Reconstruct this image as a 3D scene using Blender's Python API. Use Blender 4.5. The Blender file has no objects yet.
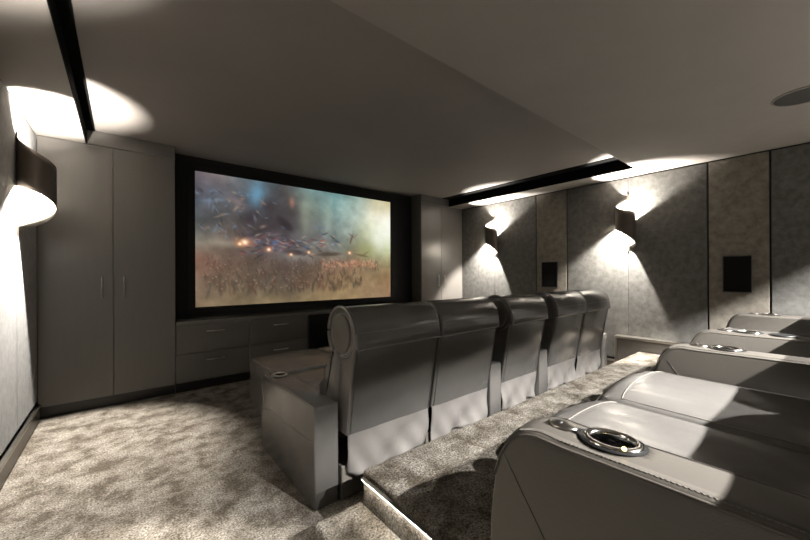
import bpy, bmesh, math, random
import numpy as np
from mathutils import Vector, Matrix

# all coordinates below are written in camera-height units (1 unit = 1.25 m) and multiplied by S
S = 1.25
sc = bpy.context.scene
C = sc.collection

# ------------------------------------------------------------------ camera, world, exposure
cam_d = bpy.data.cameras.new('camera')
cam = bpy.data.objects.new('camera', cam_d)
C.objects.link(cam)
cam.location = (0, 0, S)
cam.matrix_world = (Matrix.Translation((0, 0, S)) @ Matrix.Rotation(-0.6883, 4, 'Z')
                    @ Matrix.Rotation(math.pi/2, 4, 'X') @ Matrix.Rotation(-0.0039, 4, 'Z'))
cam_d.sensor_width = 36
cam_d.lens = 343.93/810*36
cam_d.shift_y = 4.2/810
cam_d.clip_start = 0.02
sc.camera = cam
w = bpy.data.worlds.new('world'); sc.world = w; w.use_nodes = True
w.node_tree.nodes['Background'].inputs[0].default_value = (1, .93, .85, 1)
w.node_tree.nodes['Background'].inputs[1].default_value = 0.0
sc.view_settings.view_transform = 'Standard'
sc.view_settings.look = 'None'
sc.view_settings.gamma = 1
sc.view_settings.use_curve_mapping = False
sc.view_settings.exposure = 0.15
SCONCE_UP = 200.0
SCONCE_DOWN = 820.0
SCONCE_GLOW = 120.0
DOWN_W = 1300.0
SCREEN_E = 0.95
WARM = (1.0, .935, .855)
sc.cycles.max_bounces = 10
sc.cycles.diffuse_bounces = 6
sc.cycles.sample_clamp_indirect = 8

# ------------------------------------------------------------------ key measures (camera-height units)
XL, XR, YC, YS, ZS, ZT = -.4532, 3.942, 3.4365, 3.637, 1.972, 2.077
XSL, XSR, YST = -.203, 3.655, 1.108
PZ, PY, PX = .2413, 1.1426, .72
YB = -2.1

# ------------------------------------------------------------------ materials
def mat(name, col, rough=.5, metal=0, bump=0, bscale=200, var=0, vscale=3, stretch=(1, 1, 1), spec=.5,
        col2=None, detail=6, coat=0, vlo=.35, vhi=.65, sheen=0, bump2=0, b2scale=8):
    m = bpy.data.materials.new(name); m.use_nodes = True
    nt = m.node_tree; b = nt.nodes['Principled BSDF']
    b.inputs['Base Color'].default_value = (*col, 1)
    b.inputs['Roughness'].default_value = rough
    b.inputs['Metallic'].default_value = metal
    b.inputs['Specular IOR Level'].default_value = spec
    b.inputs['Coat Weight'].default_value = coat
    if sheen:
        b.inputs['Sheen Weight'].default_value = sheen
        b.inputs['Sheen Roughness'].default_value = .5
    tc = nt.nodes.new('ShaderNodeTexCoord'); mp = nt.nodes.new('ShaderNodeMapping')
    mp.inputs['Scale'].default_value = stretch
    nt.links.new(tc.outputs['Object'], mp.inputs['Vector'])
    if var or col2:
        n = nt.nodes.new('ShaderNodeTexNoise'); n.inputs['Scale'].default_value = vscale
        n.inputs['Detail'].default_value = detail; n.inputs['Roughness'].default_value = .65
        nt.links.new(mp.outputs[0], n.inputs['Vector'])
        r = nt.nodes.new('ShaderNodeValToRGB')
        c2 = col2 if col2 else tuple(c*(1-var) for c in col)
        r.color_ramp.elements[0].position = vlo; r.color_ramp.elements[0].color = (*c2, 1)
        r.color_ramp.elements[1].position = vhi; r.color_ramp.elements[1].color = (*col, 1)
        nt.links.new(n.outputs['Fac'], r.inputs[0]); nt.links.new(r.outputs[0], b.inputs['Base Color'])
    last = None
    for amt, s in ((bump, bscale), (bump2, b2scale)):
        if amt:
            n = nt.nodes.new('ShaderNodeTexNoise'); n.inputs['Scale'].default_value = s
            n.inputs['Detail'].default_value = 3
            nt.links.new(mp.outputs[0], n.inputs['Vector'])
            bp = nt.nodes.new('ShaderNodeBump'); bp.inputs['Strength'].default_value = min(1, amt)
            bp.inputs['Distance'].default_value = .01
            nt.links.new(n.outputs['Fac'], bp.inputs['Height'])
            if last: nt.links.new(last.outputs[0], bp.inputs['Normal'])
            last = bp
    if last: nt.links.new(last.outputs[0], b.inputs['Normal'])
    return m

def emit(name, col, e):
    m = bpy.data.materials.new(name); m.use_nodes = True
    b = m.node_tree.nodes['Principled BSDF']
    b.inputs['Base Color'].default_value = (0, 0, 0, 1)
    b.inputs['Emission Color'].default_value = (*col, 1); b.inputs['Emission Strength'].default_value = e
    return m

def carpet_mat(name):
    m = bpy.data.materials.new(name); m.use_nodes = True
    nt = m.node_tree; b = nt.nodes['Principled BSDF']; N = nt.nodes.new; L = nt.links.new
    b.inputs['Roughness'].default_value = .95; b.inputs['Specular IOR Level'].default_value = .1
    tc = N('ShaderNodeTexCoord')
    big = N('ShaderNodeTexNoise'); big.inputs['Scale'].default_value = 6.5; big.inputs['Detail'].default_value = 5
    big.inputs['Roughness'].default_value = .7; big.inputs['Distortion'].default_value = .15
    fine = N('ShaderNodeTexNoise'); fine.inputs['Scale'].default_value = 100; fine.inputs['Detail'].default_value = 3
    fine.inputs['Roughness'].default_value = .8
    L(tc.outputs['Object'], big.inputs['Vector']); L(tc.outputs['Object'], fine.inputs['Vector'])
    r1 = N('ShaderNodeValToRGB'); e = r1.color_ramp.elements
    e[0].position = .38; e[0].color = (.058, .048, .036, 1); e[1].position = .62; e[1].color = (.175, .160, .138, 1)
    L(big.outputs['Fac'], r1.inputs[0])
    r2 = N('ShaderNodeValToRGB'); e = r2.color_ramp.elements
    e[0].position = .36; e[0].color = (.22, .22, .22, 1); e[1].position = .64; e[1].color = (1.6, 1.6, 1.6, 1)
    L(fine.outputs['Fac'], r2.inputs[0])
    mx = N('ShaderNodeMix'); mx.data_type = 'RGBA'; mx.blend_type = 'MULTIPLY'; mx.inputs[0].default_value = 1
    L(r1.outputs[0], mx.inputs[6]); L(r2.outputs[0], mx.inputs[7]); L(mx.outputs[2], b.inputs['Base Color'])
    bp = N('ShaderNodeBump'); bp.inputs['Strength'].default_value = 1; bp.inputs['Distance'].default_value = .012
    L(fine.outputs['Fac'], bp.inputs['Height']); L(bp.outputs[0], b.inputs['Normal'])
    return m

M = dict(
    carpet=carpet_mat('carpet'),
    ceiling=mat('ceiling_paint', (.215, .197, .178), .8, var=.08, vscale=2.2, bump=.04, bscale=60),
    tray=mat('tray_darker_tone', (.165, .150, .136), .8, var=.08, vscale=2.2, bump=.04, bscale=60),  # ceiling colour taken darker so the tray edge stays visible
    band=mat('dark_reveal_paint', (.003, .003, .003), .9, spec=.05),
    suede=mat('suede_panel', (.108, .105, .098), .92, col2=(.068, .066, .060), vscale=16, stretch=(1, 1, 1), bump=.35, bscale=180, sheen=.1, spec=.2),
    suede2=mat('linen_panel', (.185, .168, .142), .9, col2=(.115, .103, .085), vscale=13, stretch=(1, 1, 1), bump=.35, bscale=150, sheen=.1, spec=.2),
    gap=mat('black_backing', (.008, .008, .008), .8),
    cabinet=mat('cabinet_lacquer', (.088, .082, .075), .33, var=.07, vscale=5, stretch=(6, 6, .5), bump=.03, bscale=60),
    counter=mat('counter_lacquer', (.11, .105, .10), .22, spec=.8),
    black=mat('black_felt', (.006, .006, .006), .7, spec=.2),
    glass=mat('smoked_glass', (.010, .010, .011), .12),
    metal=mat('brushed_nickel', (.40, .375, .34), .28, metal=1),
    chrome=mat('chrome', (.8, .79, .76), .12, metal=1),
    bronze=mat('dark_bronze', (.075, .062, .05), .42, metal=.6, bump=.02, bscale=80),
    baseb=mat('baseboard_bronze', (.11, .098, .085), .35, metal=.4),
    inner=mat('sconce_lining', (.075, .068, .056), .5),
    leather=mat('leather', (.098, .093, .087), .25, var=.12, vscale=5, bump=.08, coat=.25, bscale=260, bump2=.12, b2scale=7),
    leather_side=mat('leather_side', (.074, .067, .058), .42, bump=.10, bscale=260),
    skirt=mat('leather_skirt_lit', (.115, .108, .101), .30, bump=.08, bscale=200, bump2=.5, b2scale=9),  # leather lightened in colour for the light falling on it from the rear
    thread=mat('stitching', (.13, .12, .105), .6),
    grille=mat('speaker_grille', (.005, .005, .005), .8, spec=.1, bump=.4, bscale=400),
    cgrille=mat('ceiling_grille', (.03, .03, .026), .6, bump=.4, bscale=400),
    bulb=emit('lit_bulb', (1, .85, .65), 12.0),
    strip=emit('strip_light', (1, .93, .82), 80.0),
    led=emit('yellow_led', (1, .8, .2), 9.0),
    plastic=mat('black_plastic', (.012, .012, .012), .3),
)

# ------------------------------------------------------------------ helpers
def obj(name, bm, m, parent=None, smooth=False, loc=None):
    me = bpy.data.meshes.new(name)
    bmesh.ops.recalc_face_normals(bm, faces=bm.faces[:])
    bm.to_mesh(me); bm.free()
    if smooth:
        for p in me.polygons: p.use_smooth = True
    me.materials.append(M[m] if isinstance(m, str) else m)
    o = bpy.data.objects.new(name, me); C.objects.link(o)
    if parent: o.parent = parent
    if loc: o.location = [v*S for v in loc]
    return o

def tag(o, label=None, cat=None, group=None, kind=None):
    if label: o['label'] = label
    if cat: o['category'] = cat
    if group: o['group'] = group
    if kind: o['kind'] = kind
    return o

def thing(name, label, cat, loc=(0, 0, 0), group=None, rz=0):
    o = bpy.data.objects.new(name, None); C.objects.link(o)
    o.location = [v*S for v in loc]; o.rotation_euler = (0, 0, rz)
    o.empty_display_size = .1
    return tag(o, label, cat, group)

def struct(name, bm, m, smooth=False):
    return tag(obj(name, bm, m, None, smooth), kind='structure')

def box(bm, x0, x1, y0, y1, z0, z1, bev=0, seg=3):
    r = bmesh.ops.create_cube(bm, size=1)
    for v in r['verts']:
        v.co = Vector(((x0 + (v.co.x+.5)*(x1-x0))*S, (y0 + (v.co.y+.5)*(y1-y0))*S, (z0 + (v.co.z+.5)*(z1-z0))*S))
    if bev:
        es = list({e for v in r['verts'] for e in v.link_edges})
        bmesh.ops.bevel(bm, geom=es, offset=bev*S, segments=seg, profile=.5, affect='EDGES')
    return bm

def B(*a, **k): return box(bmesh.new(), *a, **k)

def prism(bm, prof, x0, x1, bev=0, seg=3, rings=1, warp=None):
    """closed (y,z) outline swept along x, end rims rounded by bev"""
    n = len(prof)
    xs = []
    cy = sum(p[0] for p in prof)/n; cz = sum(p[1] for p in prof)/n
    # outward normals for inset
    def inset(d):
        out = []
        A = sum(prof[i][0]*prof[(i+1) % n][1]-prof[(i+1) % n][0]*prof[i][1] for i in range(n))
        sg = 1 if A > 0 else -1
        for i in range(n):
            a, b, c = prof[i-1], prof[i], prof[(i+1) % n]
            n1 = Vector((b[1]-a[1], -(b[0]-a[0]))).normalized()*sg
            n2 = Vector((c[1]-b[1], -(c[0]-b[0]))).normalized()*sg
            nn = (n1+n2)
            if nn.length < 1e-6: nn = n1
            nn.normalize(); k = max(.5, nn.dot(n1))
            out.append((b[0]-nn.x*d/k, b[1]-nn.y*d/k))
        return out
    stations = []
    if bev:
        for i in range(seg+1):
            a = math.pi/2*i/seg
            stations.append((x0+bev*(1-math.sin(a)), bev*(1-math.cos(a))))
        stations = stations[::-1]
        stations = sorted(stations, key=lambda s: s[0])
    else:
        stations.append((x0, 0))
    mid = [(x0+(x1-x0)*k/rings, 0) for k in range(1, rings)]
    right = [(x0+x1-s[0], s[1]) for s in reversed(stations)]
    allst = stations+mid+right
    rows = []
    for x, d in allst:
        pr = inset(d) if d > 1e-6 else prof
        row = []
        for (y, z) in pr:
            p = Vector((x, y, z))
            if warp: p = warp(p)
            row.append(bm.verts.new(p*S))
        rows.append(row)
    for a, b in zip(rows[:-1], rows[1:]):
        for i in range(n):
            bm.faces.new((a[i], a[(i+1) % n], b[(i+1) % n], b[i]))
    bm.faces.new(rows[0][::-1]); bm.faces.new(rows[-1])
    return bm

def tube(bm, pts, r, n=8, closed=False):
    pts = [Vector(p)*S for p in pts]; r *= S
    rows = []
    N = len(pts)
    up = Vector((0, 0, 1))
    for i, p in enumerate(pts):
        a = pts[i-1] if (i > 0 or closed) else pts[i]
        b = pts[(i+1) % N] if (i < N-1 or closed) else pts[i]
        t = (b-a).normalized()
        u = t.cross(up)
        if u.length < 1e-3: u = t.cross(Vector((1, 0, 0)))
        u.normalize(); v = t.cross(u).normalized()
        rows.append([bm.verts.new(p+u*math.cos(k*2*math.pi/n)*r+v*math.sin(k*2*math.pi/n)*r) for k in range(n)])
    rng = range(N) if closed else range(N-1)
    for i in rng:
        a, b = rows[i], rows[(i+1) % N]
        for k in range(n): bm.faces.new((a[k], a[(k+1) % n], b[(k+1) % n], b[k]))
    if not closed: bm.faces.new(rows[0]); bm.faces.new(rows[-1][::-1])
    return bm

def lathe(bm, prof, c, n=32, sx=1, sy=1):
    """prof = (r, z) list, revolved about vertical through c"""
    rows = []
    for r, z in prof:
        rows.append([bm.verts.new(Vector((c[0]+r*sx*math.cos(2*math.pi*k/n), c[1]+r*sy*math.sin(2*math.pi*k/n), c[2]+z))*S) for k in range(n)])
    for a, b in zip(rows[:-1], rows[1:]):
        for k in range(n): bm.faces.new((a[k], a[(k+1) % n], b[(k+1) % n], b[k]))
    bm.faces.new(rows[0][::-1]); bm.faces.new(rows[-1])
    return bm

def lathe_open(bm, prof, c, n=32, sx=1, sy=1):
    """closed section revolved into a ring"""
    rows = [[bm.verts.new(Vector((c[0]+r*sx*math.cos(2*math.pi*k/n), c[1]+r*sy*math.sin(2*math.pi*k/n), c[2]+z))*S) for k in range(n)] for r, z in prof]
    for a, b in zip(rows, rows[1:]+rows[:1]):
        for k in range(n): bm.faces.new((a[k], a[(k+1) % n], b[(k+1) % n], b[k]))
    return bm

def copy_tree(o, parent=None):
    c = o.copy(); C.objects.link(c); c.parent = parent
    for ch in list(o.children): copy_tree(ch, c)
    return c

# ------------------------------------------------------------------ room shell
struct('floor', B(XL-.1, XR+.1, YB-.1, YS+.1, -.06, 0), 'carpet')
struct('wall_left', B(XL-.12, XL-.016, YB, YS+.1, 0, 2.2), 'gap')
struct('wall_right', B(XR+.016, XR+.12, YB, YS+.1, 0, 2.2), 'gap')
struct('wall_front', B(XL-.12, XR+.12, YS+.002, YS+.1, 0, 2.2), 'black')
struct('wall_rear', B(XL-.12, XR+.12, YB-.1, YB, 0, 2.2), 'gap')
# raised seating platform with nosing; the left part starts further back, where the step sits
bm = B(PX, XR-.003, YB+.01, PY, .001, PZ, bev=.014)
tag(obj('platform', bm, 'carpet'), kind='structure')
bm = B(.50, PX-.001, YB+.01, .52, .001, PZ, bev=.010)
tag(obj('platform', bm, 'carpet'), kind='structure')
bm = B(.52, PX-.001, .521, 1.15, .001, .12, bev=.014)
tag(obj('step', bm, 'carpet'), kind='structure')
t = thing('step_light', 'thin lit strip under the platform edge, washing the carpeted step', 'step light', (PX-.003, .84, PZ-.035))
obj('channel', B(-.013, .0025, -.29, .29, .008, .012, bev=.001, seg=1), 'baseb', t)
obj('diffuser', B(-.009, .0015, -.287, .287, .004, .0078), 'strip', t)
# ceiling: lower ring (sides + rear) and raised tray towards the screen
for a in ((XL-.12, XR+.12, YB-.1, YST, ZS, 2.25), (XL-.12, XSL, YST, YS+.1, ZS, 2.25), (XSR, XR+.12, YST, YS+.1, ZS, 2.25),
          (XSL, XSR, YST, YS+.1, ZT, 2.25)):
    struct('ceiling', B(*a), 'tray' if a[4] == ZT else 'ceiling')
# dark reveals along the sides of the tray
struct('trim_1', B(XSL-.001, XSL+.004, YST+.001, YC, ZS, ZT), 'band')
struct('trim_2', B(XSL+.004, -.152, YST+.001, YC, ZT-.006, ZT), 'band')
struct('trim_3', B(XSR-.004, XSR+.001, YST+.001, YC, ZS, ZT), 'band')
struct('trim_4', B(3.52, XSR-.004, YST+.001, YC, ZT-.006, ZT), 'band')

# baseboards: bronze plinth with a bright metal capping
def baseboard(name, xw, side, y0, y1):
    xa, xb = sorted((xw+side*.002, xw+side*.026))
    o = struct(name, B(xa, xb, y0, y1, .001, .088, bev=.002, seg=1), 'baseb')
    xa, xb = sorted((xw+side*.002, xw+side*.032))
    obj('capping', B(xa, xb, y0, y1, .092, .108, bev=.003, seg=2), 'metal', o)
    return o
baseboard('baseboard_left', XL-.014, 1, YB+.02, YC-.002)
baseboard('baseboard_right', XR+.014, -1, 1.37, YC-.002)

# ------------------------------------------------------------------ wall panels
def panel(xw, side, y0, y1, m, label, z0=.135, group='upholstered wall panels'):
    xa, xb = sorted((xw+side*.0155-side*.0155*2, xw))
    o = obj('wall_panel', B(min(xw, xw-side*.0155), max(xw, xw-side*.0155), y0, y1, z0, ZS-.012, bev=.0035, seg=2), m)
    return tag(o, label, 'wall panel', group)
g1, g2 = .0012, .006
panel(XR, -1, 2.851+g1, YC-.004, 'suede', 'pale grey suede panel on right wall between the tall cabinet and the far sconce')
panel(XR, -1, 2.245+g2, 2.851-g1, 'suede', 'pale grey suede panel on right wall between far sconce and far brown speaker panel')
panel(XR, -1, 1.866+g2, 2.245-g2, 'suede2', 'narrow brown fabric panel holding the far wall speaker, right of the far sconce')
panel(XR, -1, 1.247+g1, 1.866-g2, 'suede', 'grey suede panel on right wall just left of the nearer sconce')
panel(XR, -1, .637+g2, 1.247-g1, 'suede', 'grey suede panel on right wall just right of the nearer sconce')
panel(XR, -1, .263+g2, .637-g2, 'suede2', 'narrow brown fabric panel with the nearer wall speaker, near the right edge of the photo')
panel(XR, -1, -.35+g1, .263-g2, 'suede', 'grey suede panel at the right edge of the photo, beside the nearer speaker panel')
panel(XR, -1, YB+.01, -.35-g1, 'suede', 'grey suede panel at the rear of the right wall behind the back row')
panel(XL, 1, 2.851+g1, YC-.004, 'suede', 'grey suede panel on left wall between the sconce and the double door cabinet')
panel(XL, 1, 2.245+g2, 2.851-g1, 'suede', 'grey suede panel on left wall, on the near side of the sconce')
panel(XL, 1, 1.247, 2.245-g2, 'suede', 'grey suede panel on left wall outside the frame, nearer than the sconce')
panel(XL, 1, YB+.01, 1.247-g1, 'suede', 'grey suede panel at the rear of the left wall')

# in-wall speakers on the brown panels
def wall_speaker(y0, y1, label):
    t = thing('wall_speaker', label, 'speaker', (XR, (y0+y1)/2, .84), 'in-wall speakers')
    ox, oy, oz = XR, (y0+y1)/2, .84
    hw = (y1-y0)/2
    obj('grille', B(-.012, -.0005, -hw+.004, hw-.004, .004, .296, bev=.002, seg=1), 'grille', t)
    bm = bmesh.new()
    for a in ((-hw, hw, 0, .0045), (-hw, hw, .2955, .300), (-hw, -hw+.0045, .0045, .2955), (hw-.0045, hw, .0045, .2955)):
        box(bm, -.015, -.0004, *a)
    obj('bezel', bm, 'plastic', t)
wall_speaker(1.975, 2.170, 'dark rectangular speaker on the far brown panel, between the two right wall sconces')
wall_speaker(.366, .541, 'dark rectangular speaker on the nearer brown panel, near the right edge')

# ------------------------------------------------------------------ sconces: one metal sheet rolled in a falling spiral
def interp(tab, u):
    k = u*(len(tab)-1); i = min(int(k), len(tab)-2); f = k-i
    p0 = tab[max(i-1, 0)]; p1 = tab[i]; p2 = tab[i+1]; p3 = tab[min(i+2, len(tab)-1)]
    return .5*((2*p1)+(-p0+p2)*f+(2*p0-5*p1+4*p2-p3)*f*f+(-p0+3*p1-3*p2+p3)*f**3)
ZTOP = (.78, .69, .624, .588, .50)
ZBOT = (.50, .465, .392, .30, .24)
def make_sconce():
    t = thing('wall_sconce', '', 'wall lamp')
    bm = bmesh.new(); n = 48
    th = .003
    def ring(off):
        rows = []
        for i in range(n+1):
            u = i/n; a = 2*math.pi*u
            # local frame: +x leaves the wall, +y is the high side
            rx, ry = .076-off, .082-off
            x = .080 - rx*math.cos(a); y = ry*math.sin(a)
            top, bot = interp(ZTOP, u), interp(ZBOT, u)
            rows.append([bm.verts.new(Vector((x, y, bot+(top-bot)*k/6))*S) for k in range(7)])
        return rows
    R = ring(0)
    for i in range(n):
        for k in range(6): bm.faces.new((R[i][k], R[i][k+1], R[i+1][k+1], R[i+1][k]))
    o = obj('shade', bm, 'inner', t, smooth=True)
    # solid sheet: bronze outside, light lining inside
    o.data.materials.append(M['bronze'])
    sol = o.modifiers.new('solid', 'SOLIDIFY'); sol.thickness = .004; sol.offset = -1
    sol.material_offset = 1; sol.material_offset_rim = 0
    obj('back_plate', B(.0005, .006, -.010, .010, .22, .80, bev=.001, seg=1), 'bronze', t)
    bm = bmesh.new(); tube(bm, [(.006, 0, .533), (.040, 0, .533)], .005, 8)
    obj('lamp_holder', bm, 'bronze', t, smooth=False)
    bm = bmesh.new(); tube(bm, [(.041, 0, .533), (.056, 0, .533), (.062, 0, .533)], .006, 10)
    obj('bulb', bm, 'bulb', t, smooth=True)
    l = bpy.data.lights.new('sconce_light', 'POINT'); l.energy = SCONCE_GLOW; l.color = WARM; l.shadow_soft_size = .014
    lo = bpy.data.objects.new('light', l); C.objects.link(lo); lo.parent = t
    lo.location = (.08*S, 0, .533*S)
    for e, rx, dz in ((SCONCE_UP, math.pi, .003), (SCONCE_DOWN, 0, -.003)):      # up and down spots added to carry the sconce light further
        l = bpy.data.lights.new('sconce_spot', 'SPOT'); l.energy = e; l.color = WARM; l.shadow_soft_size = .014
        l.spot_size = math.radians(146); l.spot_blend = 1
        lo = bpy.data.objects.new('light', l); C.objects.link(lo); lo.parent = t
        lo.location = (.08*S, 0, (.533+dz)*S); lo.rotation_euler = (rx, 0, 0)
    return t
sconce0 = make_sconce()
def place_sconce(x, y, left, label, first=False):
    o = sconce0 if first else copy_tree(sconce0)
    o.location = (x*S, y*S, 1.0*S)
    # high side: left wall -> towards the rear; right wall -> towards the screen
    o.rotation_euler = (0, 0, 0 if left else math.pi)
    o['label'] = label; o['category'] = 'wall lamp'; o['group'] = 'rolled metal wall sconces'
    return o
# mirrored in y inside the mesh: on the left wall the high side is -y
for ch in sconce0.children:
    if ch.type == 'MESH':
        for v in ch.data.vertices: v.co.y *= -1
        ch.data.flip_normals()
place_sconce(XL, 2.851, True, 'large dark rolled metal sconce glowing on the left wall beside the double door cabinet', True)
place_sconce(XR, 2.851, False, 'far sconce on the right wall, near the corner cabinet, smaller of the two in view')
place_sconce(XR, 1.247, False, 'nearer of the two rolled metal sconces on the right wall, between the wall speakers')
place_sconce(XL, 1.247, True, 'second left wall sconce, outside the frame on the near side')

# ------------------------------------------------------------------ recessed downlights in the rear ceiling
def downlight(x, label, y=-1.20, cone=121):
    t = thing('recessed_downlight', label, 'ceiling light', (x, y, ZS), 'downlights over the back row')
    bm = bmesh.new()
    lathe(bm, [(.050, -.0005), (.052, -.004), (.040, -.008), (.034, -.003), (.034, -.0006)], (0, 0, 0), 32)
    obj('trim_ring', bm, 'metal', t, smooth=True)
    l = bpy.data.lights.new('spot', 'SPOT'); l.energy = DOWN_W; l.color = (1, .975, .94)
    l.spot_size = math.radians(cone); l.spot_blend = .14; l.shadow_soft_size = .012
    lo = bpy.data.objects.new('light', l); C.objects.link(lo); lo.parent = t; lo.location = (0, 0, -.012*S)
downlight(1.25, 'leftmost round downlight in the rear ceiling behind the camera')
downlight(1.86, 'second round downlight from the left in the rear ceiling')
downlight(2.70, 'third round downlight from the left in the rear ceiling')
downlight(3.46, 'rightmost round downlight in the rear ceiling beside the right wall', cone=114)

# ceiling speaker
t = thing('ceiling_speaker', 'round dark speaker grille set in the ceiling at upper right', 'speaker', (2.885, .060, ZS))
bm = bmesh.new(); lathe(bm, [(.129, -.0005), (.129, -.005), (.121, -.008), (.119, -.004), (.119, -.0005)], (0, 0, 0), 48)
obj('rim', bm, 'ceiling', t, smooth=False)
bm = bmesh.new(); lathe(bm, [(.1185, -.0006), (.1185, -.005), (.08, -.0075), (.02, -.009)], (0, 0, 0), 48)
obj('grille', bm, 'cgrille', t, smooth=False)

# ------------------------------------------------------------------ front joinery
def handle_v(parent, x, z0, z1, side=-1):
    bm = bmesh.new()
    y = YC-.020
    tube(bm, [(x, y, z0), (x, y, z1)], .0045, 8)
    for z in (z0+.015, z1-.015): tube(bm, [(x, y, z), (x, YC-.0005, z)], .0035, 8)
    obj('handle', bm, 'metal', parent, smooth=True)
def handle_h(parent, x0, x1, z):
    bm = bmesh.new(); y = YC-.020
    tube(bm, [(x0, y, z), (x1, y, z)], .0045, 8)
    for x in (x0+.015, x1-.015): tube(bm, [(x, y, z), (x, YC-.0005, z)], .0035, 8)
    obj('handle', bm, 'metal', parent, smooth=True)

def tall_cabinet(x0, xm, x1, label, top, hx, filler_x):
    t = thing('tall_cabinet', label, 'cabinet', (0, 0, 0))
    obj('carcass', B(x0, x1, YC+.018, YS, .0885, top), 'cabinet', t)
    obj('plinth', B(x0, x1, YC+.045, YS, .001, .088), 'plastic', t)
    for a, b, h in ((x0+.001, xm-.0012, hx[0]), (xm+.0012, x1-.001, hx[1])):
        d = obj('door', B(a+.0008, b-.0008, YC, YC+.0175, .088, top-.003, bev=.0015, seg=2), 'cabinet', t)
        handle_v(d, h, .828, .990)
    obj('filler', B(*filler_x, YC, YS, top+.001, ZT-.002, bev=.001, seg=1), 'cabinet', t)
tall_cabinet(XL, -.051, .344, 'tall dark two-door cabinet beside the left wall', ZS-.002, (-.117, .011), (XSL+.006, .344))
tall_cabinet(3.111, 3.492, XR, 'tall dark two-door cabinet in the far right corner beside the screen', ZS-.002, (3.427, 3.546), (3.111, XSR-.006))

# media console under the screen
t = thing('media_console', 'low dark drawer unit running under the projection screen', 'cabinet', (0, 0, 0))
X0, X1 = .346, 3.109
obj('carcass', B(X0, X1, YC+.018, YS, .0885, .580), 'cabinet', t)
obj('plinth', B(X0, X1, YC+.045, YS, .001, .088), 'plastic', t)
cols = [(X0+.001, .926), (.929, 1.500), (2.093, 2.600), (2.603, X1-.001)]
for i, (a, b) in enumerate(cols):
    for z0, z1, hz in ((.088, .328, .262), (.331, .578, .508)):
        d = obj('drawer', B(a, b, YC, YC+.0175, z0, z1, bev=.0015, seg=2), 'cabinet', t)
        m_ = (.640, 1.216, 2.35, 2.86)[i]
        handle_h(d, m_-.072, m_+.072, hz)
d = obj('glass_door', B(1.525, 2.085, YC, YC+.012, .10, .572, bev=.0015, seg=1), 'glass', t)
bm = bmesh.new()
for a in ((1.503, 2.090, .573, .579), (1.503, 2.090, .088, .099), (1.503, 1.524, .099, .573), (2.086, 2.090, .099, .573)):
    box(bm, a[0], a[1], YC-.001, YC+.0165, a[2], a[3])
obj('door_frame', bm, 'plastic', d)
tag(obj('countertop', B(X0, X1, YC-.006, YS, .581, .607, bev=.002, seg=2), 'counter'),
    'long dark satin worktop ledge on the drawer unit below the screen', 'countertop')

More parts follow.
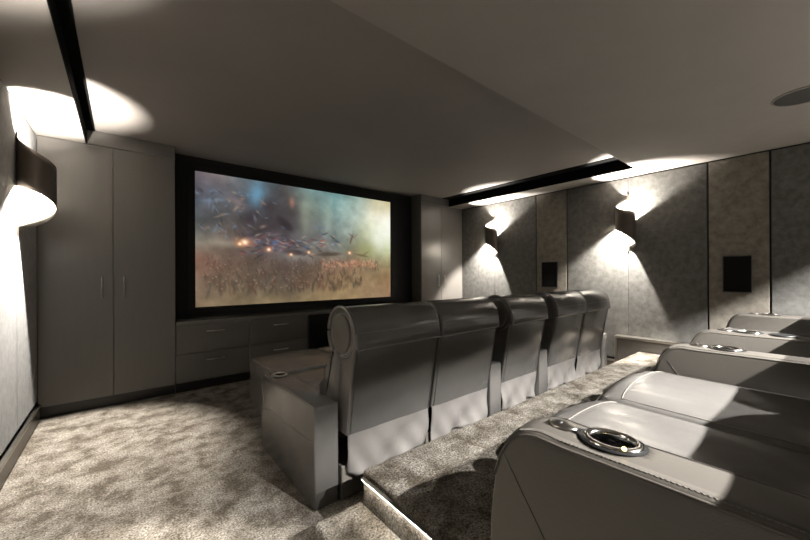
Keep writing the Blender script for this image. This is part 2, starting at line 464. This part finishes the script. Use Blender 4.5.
# ------------------------------------------------------------------ projection screen
def screen_pixels(W, H):
    rng = np.random.RandomState(7)
    u = np.linspace(0, 1, W)[None, :].repeat(H, 0); v = np.linspace(0, 1, H)[:, None].repeat(W, 1)   # v from the top
    asp = 1.78
    def noise(fx, fy, seed):
        r = np.random.RandomState(seed); g = r.rand(fy+2, fx+2)
        x = u*fx; y = v*fy; i = np.clip(x.astype(int), 0, fx); j = np.clip(y.astype(int), 0, fy)
        fx_ = x-i; fy_ = y-j; fx_ = fx_*fx_*(3-2*fx_); fy_ = fy_*fy_*(3-2*fy_)
        i1 = np.minimum(i+1, fx+1); j1 = np.minimum(j+1, fy+1)
        return (g[j, i]*(1-fx_)+g[j, i1]*fx_)*(1-fy_)+(g[j1, i]*(1-fx_)+g[j1, i1]*fx_)*fy_
    def fbm(f, seed):
        return sum(noise(int(f*asp*2**k), int(f*2**k), seed+k)*.5**(k+1) for k in range(4))/.94
    # coarse colour map sampled on a 9 x 6 lattice, display values
    T = np.array([
        [(105, 95, 100), (118, 112, 112), (95, 120, 130), (88, 84, 84), (120, 140, 138), (115, 148, 148), (140, 158, 150), (185, 180, 150), (196, 186, 150)],
        [(92, 95, 104), (98, 100, 105), (86, 88, 94), (82, 78, 78), (128, 138, 128), (125, 148, 145), (165, 180, 170), (214, 212, 194), (232, 230, 216)],
        [(92, 96, 96), (96, 92, 90), (80, 76, 78), (76, 72, 74), (108, 108, 104), (120, 130, 128), (150, 160, 150), (186, 190, 160), (236, 238, 228)],
        [(120, 116, 106), (122, 108, 98), (96, 90, 96), (98, 92, 98), (112, 112, 112), (114, 122, 118), (132, 128, 108), (140, 142, 104), (190, 196, 160)],
        [(126, 98, 86), (104, 88, 78), (100, 88, 80), (98, 86, 80), (112, 98, 86), (136, 114, 98), (142, 118, 98), (132, 118, 96), (142, 128, 98)],
        [(122, 106, 92), (116, 102, 86), (104, 94, 84), (98, 88, 78), (112, 96, 80), (134, 114, 88), (138, 120, 94), (142, 122, 96), (148, 122, 94)],
        [(126, 110, 92), (128, 114, 92), (128, 114, 92), (130, 116, 92), (136, 120, 94), (144, 126, 98), (146, 126, 98), (146, 124, 100), (144, 120, 98)]], float)
    gy, gx = T.shape[:2]
    x = np.clip(u+(fbm(6, 3)-.5)*.10, 0, 1)*(gx-1); y = np.clip(v+(fbm(6, 13)-.5)*.12, 0, 1)*(gy-1)
    i = np.minimum(x.astype(int), gx-2); j = np.minimum(y.astype(int), gy-2); fx = (x-i)[..., None]; fy = (y-j)[..., None]
    img = (T[j, i]*(1-fx)+T[j, i+1]*fx)*(1-fy)+(T[j+1, i]*(1-fx)+T[j+1, i+1]*fx)*fy
    img *= (1+(fbm(14, 31)-.5)*.30*(1-np.clip((u-.75)*4, 0, 1)*(v < .5)))[..., None]
    def blob(cx, cy, rx, ry, col, a, ang=0, hard=1.0):
        nonlocal img
        dx = (u-cx)*asp; dy = v-cy
        c, s = math.cos(ang), math.sin(ang)
        X = (dx*c+dy*s)/rx; Y = (-dx*s+dy*c)/ry
        k = np.clip(np.exp(-(X*X+Y*Y)**hard)*a, 0, 1)[..., None]
        img = img*(1-k)+np.array(col, float)*k
    # pale smoke columns and blue / orange glows in the sky
    blob(.245, .13, .06, .10, (118, 170, 200), .7); blob(.405, .14, .022, .045, (185, 132, 112), .6)
    blob(.47, .25, .05, .16, (150, 158, 140), .6); blob(.60, .25, .04, .14, (155, 165, 150), .5)
    blob(.16, .19, .07, .03, (165, 135, 130), .35, .6); blob(.07, .20, .08, .015, (130, 155, 180), .5, -.2)
    blob(.33, .34, .26, .07, (74, 68, 70), .55, -.35)          # dark smoke bank
    blob(.90, .42, .12, .14, (236, 238, 230), .7)
    blob(.84, .52, .12, .10, (150, 152, 112), .75)
    blob(.12, .52, .16, .03, (160, 155, 140), .5)
    blob(.42, .60, .12, .05, (160, 160, 150), .5)
    # large dark drifting shapes and pale ground haze
    blob(.22, .30, .10, .05, (66, 60, 64), .7, -.9); blob(.30, .20, .09, .06, (72, 66, 68), .75, .4); blob(.37, .33, .09, .035, (62, 56, 58), .8, .7, 2)
    blob(.26, .40, .14, .03, (70, 64, 66), .6, -.5); blob(.08, .33, .08, .06, (72, 72, 72), .5)
    for k in range(26):
        blob(rng.uniform(.02, .30), rng.uniform(.10, .50), rng.uniform(.01, .03), rng.uniform(.004, .012),
             [(150, 120, 110), (110, 135, 160), (60, 58, 58), (170, 150, 130)][rng.randint(4)], .55, rng.uniform(-1.5, 1.5))
    # debris band: thin streaks in blue, red and grey
    for k in range(150):
        cx = rng.uniform(.18, .66); cy = .50+rng.normal(0, .045)-(cx-.4)*.05
        col = [(95, 112, 145), (140, 88, 84), (62, 62, 72), (140, 140, 148), (70, 66, 66), (175, 155, 138)][rng.randint(6)]
        blob(cx, cy, rng.uniform(.008, .035), rng.uniform(.003, .009), col, .7, rng.uniform(-.6, .6))
    for k in range(60):
        cx = rng.uniform(0, .34); cy = rng.uniform(.12, .45)
        col = [(130, 145, 165), (60, 60, 62), (150, 135, 120), (80, 78, 80)][rng.randint(4)]
        blob(cx, cy, rng.uniform(.01, .04), rng.uniform(.002, .006), col, .5, rng.uniform(-1.5, 1.5))
    # a long dark flying craft and two small winged shapes
    blob(.60, .575, .13, .020, (84, 76, 68), .85, -.06, 2); blob(.42, .57, .10, .026, (74, 66, 66), .8, .05, 2)
    blob(.80, .575, .08, .010, (104, 92, 72), .8, .15, 2); blob(.82, .56, .06, .008, (120, 108, 84), .8, -.5, 2)
    blob(.735, .42, .010, .055, (104, 86, 76), .85, .35, 2); blob(.735, .385, .035, .006, (104, 86, 76), .8, .5, 2)
    blob(.76, .39, .035, .006, (130, 110, 90), .7, -.8, 2)
    # crowd below
    for k in range(420):
        cy = rng.uniform(.60, .90); cx = rng.uniform(.03, .92 if cy < .74 else .80)
        sz = .3+(cy-.58)*2.4
        col = [(84, 70, 62), (74, 66, 62), (98, 80, 68), (92, 66, 60), (70, 72, 66)][rng.randint(5)]
        blob(cx, cy, .010*sz*rng.uniform(.6, 1.4), .035*sz*rng.uniform(.6, 1.3), col, .42, rng.uniform(-.5, .5), 1.5)
        if rng.rand() < .55:
            col = [(180, 146, 124), (165, 138, 114), (196, 168, 138), (140, 100, 86)][rng.randint(4)]
            blob(cx+rng.uniform(-.01, .01), cy-.02*sz, .007*sz, .006*sz, col, .55, rng.uniform(-1, 1))
    for k in range(160):
        cx = rng.uniform(.56, .90); cy = .66+rng.normal(0, .022)+abs(cx-.72)*.05
        blob(cx, cy, rng.uniform(.006, .014), rng.uniform(.004, .010), [(206, 160, 134), (120, 84, 70), (180, 130, 106)][rng.randint(3)], .6, rng.uniform(-1, 1))
    for cx, cy, r in ((.19, .505, .030), (.295, .555, .018), (.40, .59, .013), (.723, .555, .015), (.49, .565, .012), (.17, .52, .016)):
        blob(cx, cy, r*1.8, r*1.2, (220, 140, 90), .6); blob(cx, cy, r*.8, r*.7, (255, 240, 215), .95)
    g_ = img.mean(2, keepdims=True)
    img = g_+(img-g_)*1.02
    img = 112+(img-112)*1.16-4
    img = np.clip(img+(rng.rand(H, W, 1)-.5)*6, 0, 255)/255.
    return np.where(img <= .04045, img/12.92, ((img+.055)/1.055)**2.4)

def screen_mesh(x0, x1, y, z0, z1, W=300, H=169):
    px = screen_pixels(W, H)
    xs = np.linspace(x0, x1, W)*S; zs = np.linspace(z1, z0, H)*S
    co = np.zeros((H, W, 3)); co[..., 0] = xs[None, :]; co[..., 1] = y*S; co[..., 2] = zs[:, None]
    idx = np.arange(W*H).reshape(H, W)
    f = np.stack([idx[:-1, :-1], idx[1:, :-1], idx[1:, 1:], idx[:-1, 1:]], -1).reshape(-1, 4)
    me = bpy.data.meshes.new('picture_surface')
    me.from_pydata(co.reshape(-1, 3).tolist(), [], f.tolist())
    ca = me.color_attributes.new('picture', 'FLOAT_COLOR', 'POINT')
    rgba = np.ones((W*H, 4), np.float32); rgba[:, :3] = px.reshape(-1, 3)
    ca.data.foreach_set('color', rgba.ravel())
    m = bpy.data.materials.new('projected_film'); m.use_nodes = True; nt = m.node_tree
    b = nt.nodes['Principled BSDF']; a = nt.nodes.new('ShaderNodeAttribute'); a.attribute_name = 'picture'
    b.inputs['Base Color'].default_value = (.02, .02, .02, 1); b.inputs['Roughness'].default_value = .9
    b.inputs['Specular IOR Level'].default_value = 0
    nt.links.new(a.outputs['Color'], b.inputs['Emission Color']); b.inputs['Emission Strength'].default_value = SCREEN_E
    me.materials.append(m)
    return me
t = thing('projection_screen', 'large lit projection screen in a black frame showing a smoky battle film', 'screen', (0, 0, 0))
sx0, sx1, sz0, sz1 = .514, 2.735, .706, 1.950
bm = bmesh.new()
for a in ((sx0-.06, sx1+.06, sz1, sz1+.055), (sx0-.06, sx1+.06, sz0-.055, sz0), (sx0-.06, sx0, sz0, sz1), (sx1, sx1+.06, sz0, sz1)):
    box(bm, a[0], a[1], YS-.018, YS-.001, a[2], a[3], bev=.002, seg=1)
obj('screen_frame', bm, 'black', t)
o = bpy.data.objects.new('picture_surface', screen_mesh(sx0, sx1, YS-.008, sz0, sz1)); C.objects.link(o); o.parent = t
obj('backing', B(sx0, sx1, YS-.006, YS-.002, sz0, sz1), 'black', t)

# ------------------------------------------------------------------ low framed box on the right wall by the platform
t = thing('wall_vent_box', 'low metal-framed box against the right wall beside the platform edge', 'vent box', (0, 0, 0))
yA, yB_ = .30, 1.345
obj('panel', B(3.868, XR-.001, yA+.016, yB_-.021, PZ+.004, .352), 'baseb', t)
bm = bmesh.new()
xA = 3.856
box(bm, xA-.006, XR-.001, yA, yB_+.004, .350, .374, bev=.004, seg=2)
box(bm, xA-.004, XR-.001, yB_-.020, yB_+.002, .002, .3495, bev=.003, seg=2)
box(bm, xA, XR-.001, yA, yA+.016, PZ+.002, .353, bev=.002, seg=1)
obj('frame', bm, 'metal', t)
obj('lower_panel', B(3.868, XR-.001, PY+.004, yB_-.021, .002, PZ+.004), 'baseb', t)

# ------------------------------------------------------------------ recliners
def smoothprof(pts, sub=3):
    """Catmull-Rom through closed outline"""
    n = len(pts); out = []
    for i in range(n):
        p0, p1, p2, p3 = pts[i-1], pts[i], pts[(i+1) % n], pts[(i+2) % n]
        for k in range(sub):
            f = k/sub
            out.append(tuple(.5*((2*p1[j])+(-p0[j]+p2[j])*f+(2*p0[j]-5*p1[j]+4*p2[j]-p3[j])*f*f+(-p0[j]+3*p1[j]-3*p2[j]+p3[j])*f**3) for j in (0, 1)))
    return out

def arc(cy, cz, r, a0, a1, n):
    return [(cy+r*math.cos(math.radians(a0+(a1-a0)*i/n)), cz+r*math.sin(math.radians(a0+(a1-a0)*i/n))) for i in range(n+1)]

def cut_well(parent, x, y, z, r, sy):
    bm = bmesh.new(); lathe(bm, [(r, -.055), (r, .03)], (x, y, z), 32, sx=.92, sy=sy)
    c = obj('cutter', bm, 'black', parent.parent)
    m_ = parent.modifiers.new('cut', 'BOOLEAN'); m_.operation = 'DIFFERENCE'; m_.object = c; m_.solver = 'EXACT'
    bpy.context.view_layer.update()
    dg = bpy.context.evaluated_depsgraph_get()
    me = bpy.data.meshes.new_from_object(parent.evaluated_get(dg))
    parent.modifiers.clear(); parent.data = me
    bpy.data.objects.remove(c)

def cup_holder(parent, x, y, z, sc_=1.0, led=False):
    cut_well(parent, x, y, z, .047*sc_*.80, 1.06)
    bm = bmesh.new()
    R = .047*sc_
    lathe_open(bm, [(R*.72, -.012), (R*.72, .001), (R*.80, .006), (R*.92, .006), (R, .002), (R*1.0, -.002), (R*.82, -.003), (R*.74, -.012)], (x, y, z), 40, .92, 1.06)
    c = obj('cup_holder', bm, 'chrome', parent, smooth=True)
    # dark well
    bm = bmesh.new(); lathe(bm, [(R*.79, -.013), (R*.77, -.048), (R*.10, -.050), (R*.10, -.047), (R*.72, -.046), (R*.735, -.0125)][:3]+[(R*.02, -.050)], (x, y, z), 32, sx=.92, sy=1.06); bmesh.ops.delete(bm, geom=[f for f in bm.faces if len(f.verts) > 4 and f.calc_center_median().z > (z-.03)*S], context='FACES_ONLY')
    obj('well', bm, 'plastic', c)
    bm = bmesh.new(); lathe_open(bm, [(R*1.10, -.002), (R*1.12, .001), (R*1.02, .003), (R*.96, .001), (R*.96, -.002)], (x, y, z), 40, .92, 1.08)
    obj('gasket', bm, 'plastic', c)
    if led:
        bm = bmesh.new(); bmesh.ops.create_icosphere(bm, subdivisions=2, radius=.0036*S)
        for v in bm.verts: v.co += Vector((x-R*.62, y-R*.62, z+.006))*S
        l = obj('indicator_light', bm, 'led', c, smooth=True); l['label'] = 'tiny glowing yellow light on the ring'
    return c

def control(parent, x, y, z):
    bm = bmesh.new(); lathe(bm, [(.022, -.001), (.0225, .003), (.018, .0055), (.004, .006)], (x, y, z), 28, sx=.80, sy=1.25)
    c = obj('control_panel', bm, 'metal', parent, smooth=True)
    bm = bmesh.new(); lathe(bm, [(.006, .001), (.006, .0075), (.004, .0082)], (x, y+.006, z), 16)
    obj('button', bm, 'plastic', c, smooth=True)
    obj('bridge', B(x-.010, x+.010, y-.040, y-.024, z-.001, z+.003, bev=.001, seg=1), 'plastic', c)

def headrest(t, x0, x1, yc, zc, end_left):
    r = .117
    prof = arc(yc, zc, r, -60, 172, 30)+[(yc-.1215, zc-.02), (yc-.1235, zc-.050), (yc-.119, zc-.060), (yc-.100, zc-.062), (yc-.05, zc-.085), (yc-.0, zc-.114)]
    bm = bmesh.new(); prism(bm, prof, x0+.001, x1-.001, bev=.014, seg=4)
    h = obj('headrest', bm, 'leather', t, smooth=True)
    # seam along the rear of the roll
    bm = bmesh.new(); tube(bm, [(x0+.012, yc-r-.0006, zc+.012), (x1-.012, yc-r-.0006, zc+.012)], .0011, 6)
    obj('seam', bm, 'thread', h)
    if end_left:
        bm = bmesh.new()
        ring = [(x0+.004, yc+r*.86*math.cos(a), zc+r*.90*math.sin(a)) for a in [2*math.pi*k/40 for k in range(40)]]
        tube(bm, ring, .0055, 8, closed=True)
        ring = [(x0-.001, yc+r*.99*math.cos(a), zc+r*.99*math.sin(a)) for a in [math.radians(-62+k*236/39) for k in range(40)]]
        tube(bm, ring, .0085, 8)
        obj('piping', bm, 'leather', h, smooth=True)
        rows = bmesh.new()
        dprof = [(yc+r*.70*math.cos(a), zc+r*.76*math.sin(a)) for a in [2*math.pi*k/40 for k in range(40)]]
        prism(rows, dprof, x0-.010, x0+.01, bev=.008, seg=4)
        obj('end_disc', rows, 'leather_side', h, smooth=True)

def backrest(t, x0, x1, yr, zr, seat_z, floor_z, skirt=True, skirt_side=False):
    """yr = rear line at the top; zr = base height offset"""
    z = lambda v: v+zr
    prof = [(yr+.085, z(.295)), (yr+.080, z(.300)), (yr+.010, z(.693)), (yr+.014, z(.703)), (yr+.026, z(.706)), (yr+.12, z(.66)), (yr+.150, z(.62)), (yr+.21, z(.34)), (yr+.20, z(.29))]
    bm = bmesh.new(); prism(bm, prof, x0+.004, x1-.004, bev=.008, seg=3)
    b = obj('backrest', bm, 'leather', t, smooth=True)
    # raised welt framing the rear panel
    bm = bmesh.new()
    e = .0015
    P = lambda x, v: (x, yr+.080-(v-.300)/.393*.070-e, z(v))
    tube(bm, [P(x0+.020, .305), P(x0+.020, .690), P(x1-.016, .690), P(x1-.016, .305)], .0016, 6)
    obj('welt', bm, 'leather_side', b, smooth=True)
    # padded front cushion, puffed with soft wrinkles
    rr = random.Random(int(x0*1000))
    prof = smoothprof([(yr+.145, z(.67)), (yr+.175, z(.675)), (yr+.235, z(.62)), (yr+.275, z(.54)), (yr+.320, z(.47)), (yr+.33, z(.41)),
                       (yr+.26, z(seat_z-.03)), (yr+.170, z(seat_z-.02)), (yr+.150, z(.45)), (yr+.130, z(.58))], 4)
    ph = rr.uniform(0, 6)
    def warp(p):
        k = .009*math.sin(p.z*75+ph+4*math.sin(p.x*9))+.006*math.sin(p.x*60+p.z*22)
        if zr > 0: k *= .3                      # smoother in the back row
        edge = min(p.x-x0, x1-p.x)
        q = Vector(p)
        if q.y > yr+.20:
            q.y += k*min(1, (q.y-yr-.20)/.04)+.020*min(1, max(0, edge)/.10)
        return q
    bm = bmesh.new(); prism(bm, prof, x0-(.016 if skirt_side else -.006), x1-.006, bev=.030, seg=6, rings=20, warp=warp)
    obj('back_cushion', bm, 'leather', t, smooth=True)
    if skirt:
        bm = bmesh.new(); nx, nz = 30, 12
        rr = random.Random(int(x0*771))
        ph1, ph2, ph3 = rr.uniform(0, 6), rr.uniform(0, 6), rr.uniform(0, 6)
        rows = []
        for j in range(nz+1):
            v = j/nz; row = []
            for i in range(nx+1):
                u = i/nx; x = x0+.010+(x1-x0-.020)*u + .012*v*(1 if u < .2 else 0)*(1-u/.2 if u < .2 else 0)
                y = yr+.083+.014*v - v*.014*math.sin(u*11+ph1+v*4)-v*.008*math.sin(u*24+ph2-v*7) - .005*v*math.sin(u*5+v*6+ph3)
                zz = .312-v*(.212+.012*math.sin(u*6.5+ph2))
                row.append(bm.verts.new(Vector((x, y, z(zz)))*S))
            rows.append(row)
        for a, b_ in zip(rows[:-1], rows[1:]):
            for i in range(nx): bm.faces.new((a[i], a[i+1], b_[i+1], b_[i]))
        s = obj('skirt', bm, 'skirt', t, smooth=True)
        s['label'] = 'loose leather skirt hanging below the back'
        sm = s.modifiers.new('solid', 'SOLIDIFY'); sm.thickness = .003; sm.offset = 0
    return b

def front_row_arm(t, x0, x1, cup=True, seam=True, yr=1.362):
    bm = bmesh.new()
    prof = [(yr, .003), (yr, .425), (yr+.004, .434), (yr+.013, .437), (1.60, .439), (1.85, .437), (2.02, .431), (2.045, .426), (2.062, .412), (2.070, .39), (2.078, .20), (2.078, .003)]
    prism(bm, prof, x0, x1, bev=.009, seg=4)
    a = obj('arm', bm, 'leather', t, smooth=True)
    if seam:
        bm = bmesh.new(); e = -.0005
        tube(bm, [(x0+e, 2.066, .37), (x0+e, 2.005, .235), (x0+e, 1.945, .262), (x0+e, 1.375, .285)], .0014, 6)
        tube(bm, [(x0+.004, 1.372, .4345), (x0+.004, 1.60, .4365), (x0+.004, 2.02, .4295)], .0014, 6)
        obj('seam', bm, 'thread', a)
    if cup: cup_holder(a, (x0+x1)/2+.005, 1.95, .4355, .90)
    return a

def front_recliner(x0, x1, arms, label, end_left=False, exposed=True):
    t = thing('recliner', label, 'recliner', ((x0+x1)/2, 1.6, 0), 'front row of leather recliners')
    kids = []
    before = set(bpy.data.objects)
    headrest(t, x0, x1, 1.350, .740, exposed)
    backrest(t, x0, x1, 1.235, 0, .40, 0, skirt_side=end_left)
    # seat cushion and raised leg rest
    def sag(p):
        q = Vector(p)
        if q.z > .37:
            u = (q.x-x0)/(x1-x0)
            q.z += .010*math.sin(math.pi*max(0, min(1, u)))-.010*math.exp(-((q.y-2.15)/.12)**2)
            q.z += .0028*math.sin(q.y*55+3*math.sin(q.x*8))*math.exp(-((q.y-1.9)/.25)**2)
        return q
    prof = [(1.50, .20), (1.50, .36)]+[(1.54+.045*k, .395) for k in range(12)]+[(2.075, .393), (2.080, .385), (2.080, .20)]
    bm = bmesh.new(); prism(bm, prof, x0+.002, x1-.002, bev=.016, seg=4, rings=10, warp=sag)
    obj('seat', bm, 'leather', t, smooth=True)
    prof = [(2.082, .05), (2.082, .385), (2.09, .393)]+[(2.14+.05*k, .398-.0006*k) for k in range(11)]+[(2.685, .385), (2.700, .36), (2.705, .05)]
    bm = bmesh.new(); prism(bm, prof, x0-.018 if end_left else x0+.002, x1-.002, bev=.014, seg=4, rings=10, warp=sag)
    obj('leg_rest', bm, 'leather', t, smooth=True)
    obj('base', B(x0+.0, x1-.006, 1.352, 2.06, .003, .150, bev=.006), 'leather_side', t)
    for a in arms: front_row_arm(t, *a, cup=True, yr=1.362 if end_left else 1.305)
    # move children into the empty's frame
    for ch in t.children: ch.location -= t.location
    return t
front_recliner(.746, 1.248, [(.622, .738)], 'front row leather recliner at the left end, next to the open carpet', end_left=True)
front_recliner(1.252, 1.748, [(1.752, 1.866)], 'second leather recliner from the left in the front row, joined to the left end one', exposed=False)
front_recliner(1.874, 2.322, [(2.330, 2.446)], 'middle leather recliner of the front row, with an arm gap on each side')
front_recliner(2.454, 2.944, [], 'fourth leather recliner from the left in the front row, headrest touching the right end one')
front_recliner(2.948, 3.436, [(3.444, 3.556)], 'front row leather recliner at the right end, nearest the right wall', exposed=False)

# back row: rounded arms
ARM = [(-.30, PZ+.004), (-.30, .66), (-.29, .69), (-.26, .705)]+[(-.20+.06*k, .7145+.002*math.sin(k*.4)) for k in range(9)]+[(.325, .7165), (.345, .713), (.365, .705), (.388, .684), (.404, .654), (.417, .61), (.425, .552), (.430, .50), (.432, .44), (.430, PZ+.004)]
def back_row_arm(t, x0, x1, cup=True, tray=False, stitch=True, led=False, dy=.028):
    xc = (x0+x1)/2; hw = (x1-x0)/2
    def warp(p):
        q = Vector(p)
        k = max(0, 1-((q.x-xc)/hw)**2)
        if q.z > .45: q.z += (.005*k-.009)*min(1, (q.z-.45)/.2)
        if q.y > .36: q.y += .008*k
        if q.y > 0: q.y += dy*min(1, q.y/.3)
        return q
    bm = bmesh.new(); prism(bm, ARM, x0, x1, bev=.012, seg=5, rings=10, warp=warp)
    a = obj('arm', bm, 'leather_side', t, smooth=True)
    if stitch:
        bm = bmesh.new()
        # welt along the outer upper edge and the slanting side seam
        pts = [(x0+.001, y+(dy*min(1, y/.3) if y > 0 else 0), z-.013) for y, z in ARM if y > -.25 and z > .60]
        tube(bm, pts, .0022, 6)
        tube(bm, [(x0-.0004, .400, .645), (x0-.0004, .33, .545), (x0-.0004, .235, .40), (x0-.0004, .16, .28)], .0013, 6)
        obj('welt', bm, 'leather_side', a, smooth=True)
        bm = bmesh.new(); y = -.24
        while y < .30:
            tube(bm, [(x0+.010, y, .7085), (x0+.010, y+.0035, .7087)], .0013, 5); y += .0065
        obj('stitching', bm, 'thread', a)
    if cup:
        cup_holder(a, xc+.008, .230, .7125, .92, led)
        control(a, xc+.004, .314, .7115)
    if tray:
        bm = bmesh.new(); lathe(bm, [(.045, -.001), (.046, .004), (.040, .006), (.034, .003), (.004, .002)], (xc, .115, .7115), 28, sx=.95, sy=1.0)
        obj('tray_mount', bm, 'plastic', a, smooth=True)
    return a

def back_recliner(x0, x1, arms, label):
    t = thing('recliner', label, 'recliner', ((x0+x1)/2, 0, PZ), 'back row of leather recliners')
    headrest(t, x0, x1, -.345, PZ+.724, False)
    backrest(t, x0, x1, -.460, PZ, .36, PZ)
    def crown(p):
        q = Vector(p)
        u = max(0, min(1, (q.x-x0)/(x1-x0)))
        k = (4*u*(1-u))**.45
        if q.z > .50: q.z += (-.012+.038*k)*min(1, (q.z-.50)/.08)
        if q.y > .40: q.y += .025*k-.01
        return q
    prof = [(-.17, PZ+.12), (-.17, .56), (-.14, .588)]+[(-.10+.045*k, .592+.0004*k) for k in range(11)]+[(.395, .598), (.435, .593), (.470, .577), (.497, .548), (.512, .512), (.517, .46), (.515, .36), (.508, PZ+.02), (.48, PZ+.012), (.2, PZ+.012), (0, PZ+.05)]
    bm = bmesh.new(); prism(bm, prof, x0+.001, x1-.001, bev=.020, seg=5, rings=14, warp=crown)
    s = obj('seat', bm, 'leather', t, smooth=True)
    # stitched cross seam near the front and welts along the sides
    def top(x, y, z=None):
        pz = np.interp(y, [p[0] for p in prof[3:20]], [p[1] for p in prof[3:20]])
        return crown(Vector((x, y, pz+.0008)))
    bm = bmesh.new()
    tube(bm, [top(x0+.02+(x1-x0-.04)*k/16, .405) for k in range(17)], .0014, 6)
    tube(bm, [top(x0+.022, -.10+.05*k) for k in range(12)], .0014, 6)
    obj('seam', bm, 'thread', s)
    obj('base', B(x0+.02, x1-.02, -.26, .40, PZ+.001, PZ+.0115, bev=.002, seg=1), 'leather_side', t)
    for a in arms: back_row_arm(t, *a[:2], **(a[2] if len(a) > 2 else {}))
    for ch in t.children: ch.location -= t.location
    return t
back_recliner(.702, 1.198, [(.580, .698, dict(led=True, dy=.006))], 'nearest leather recliner of the back row, with the big chrome cup holder on its arm')
back_recliner(1.202, 1.698, [(1.702, 1.818)], 'second leather recliner of the back row, pale lit seat beyond the nearest one')
back_recliner(1.822, 2.268, [(2.272, 2.388, dict(tray=True))], 'third leather recliner of the back row, hidden mostly behind its left arm')
back_recliner(2.392, 2.878, [], 'fourth leather recliner of the back row, between the third arm and the far seat')
back_recliner(2.882, 3.378, [(3.382, 3.498, dict(stitch=False))], 'farthest leather recliner of the back row, nearest the right wall')
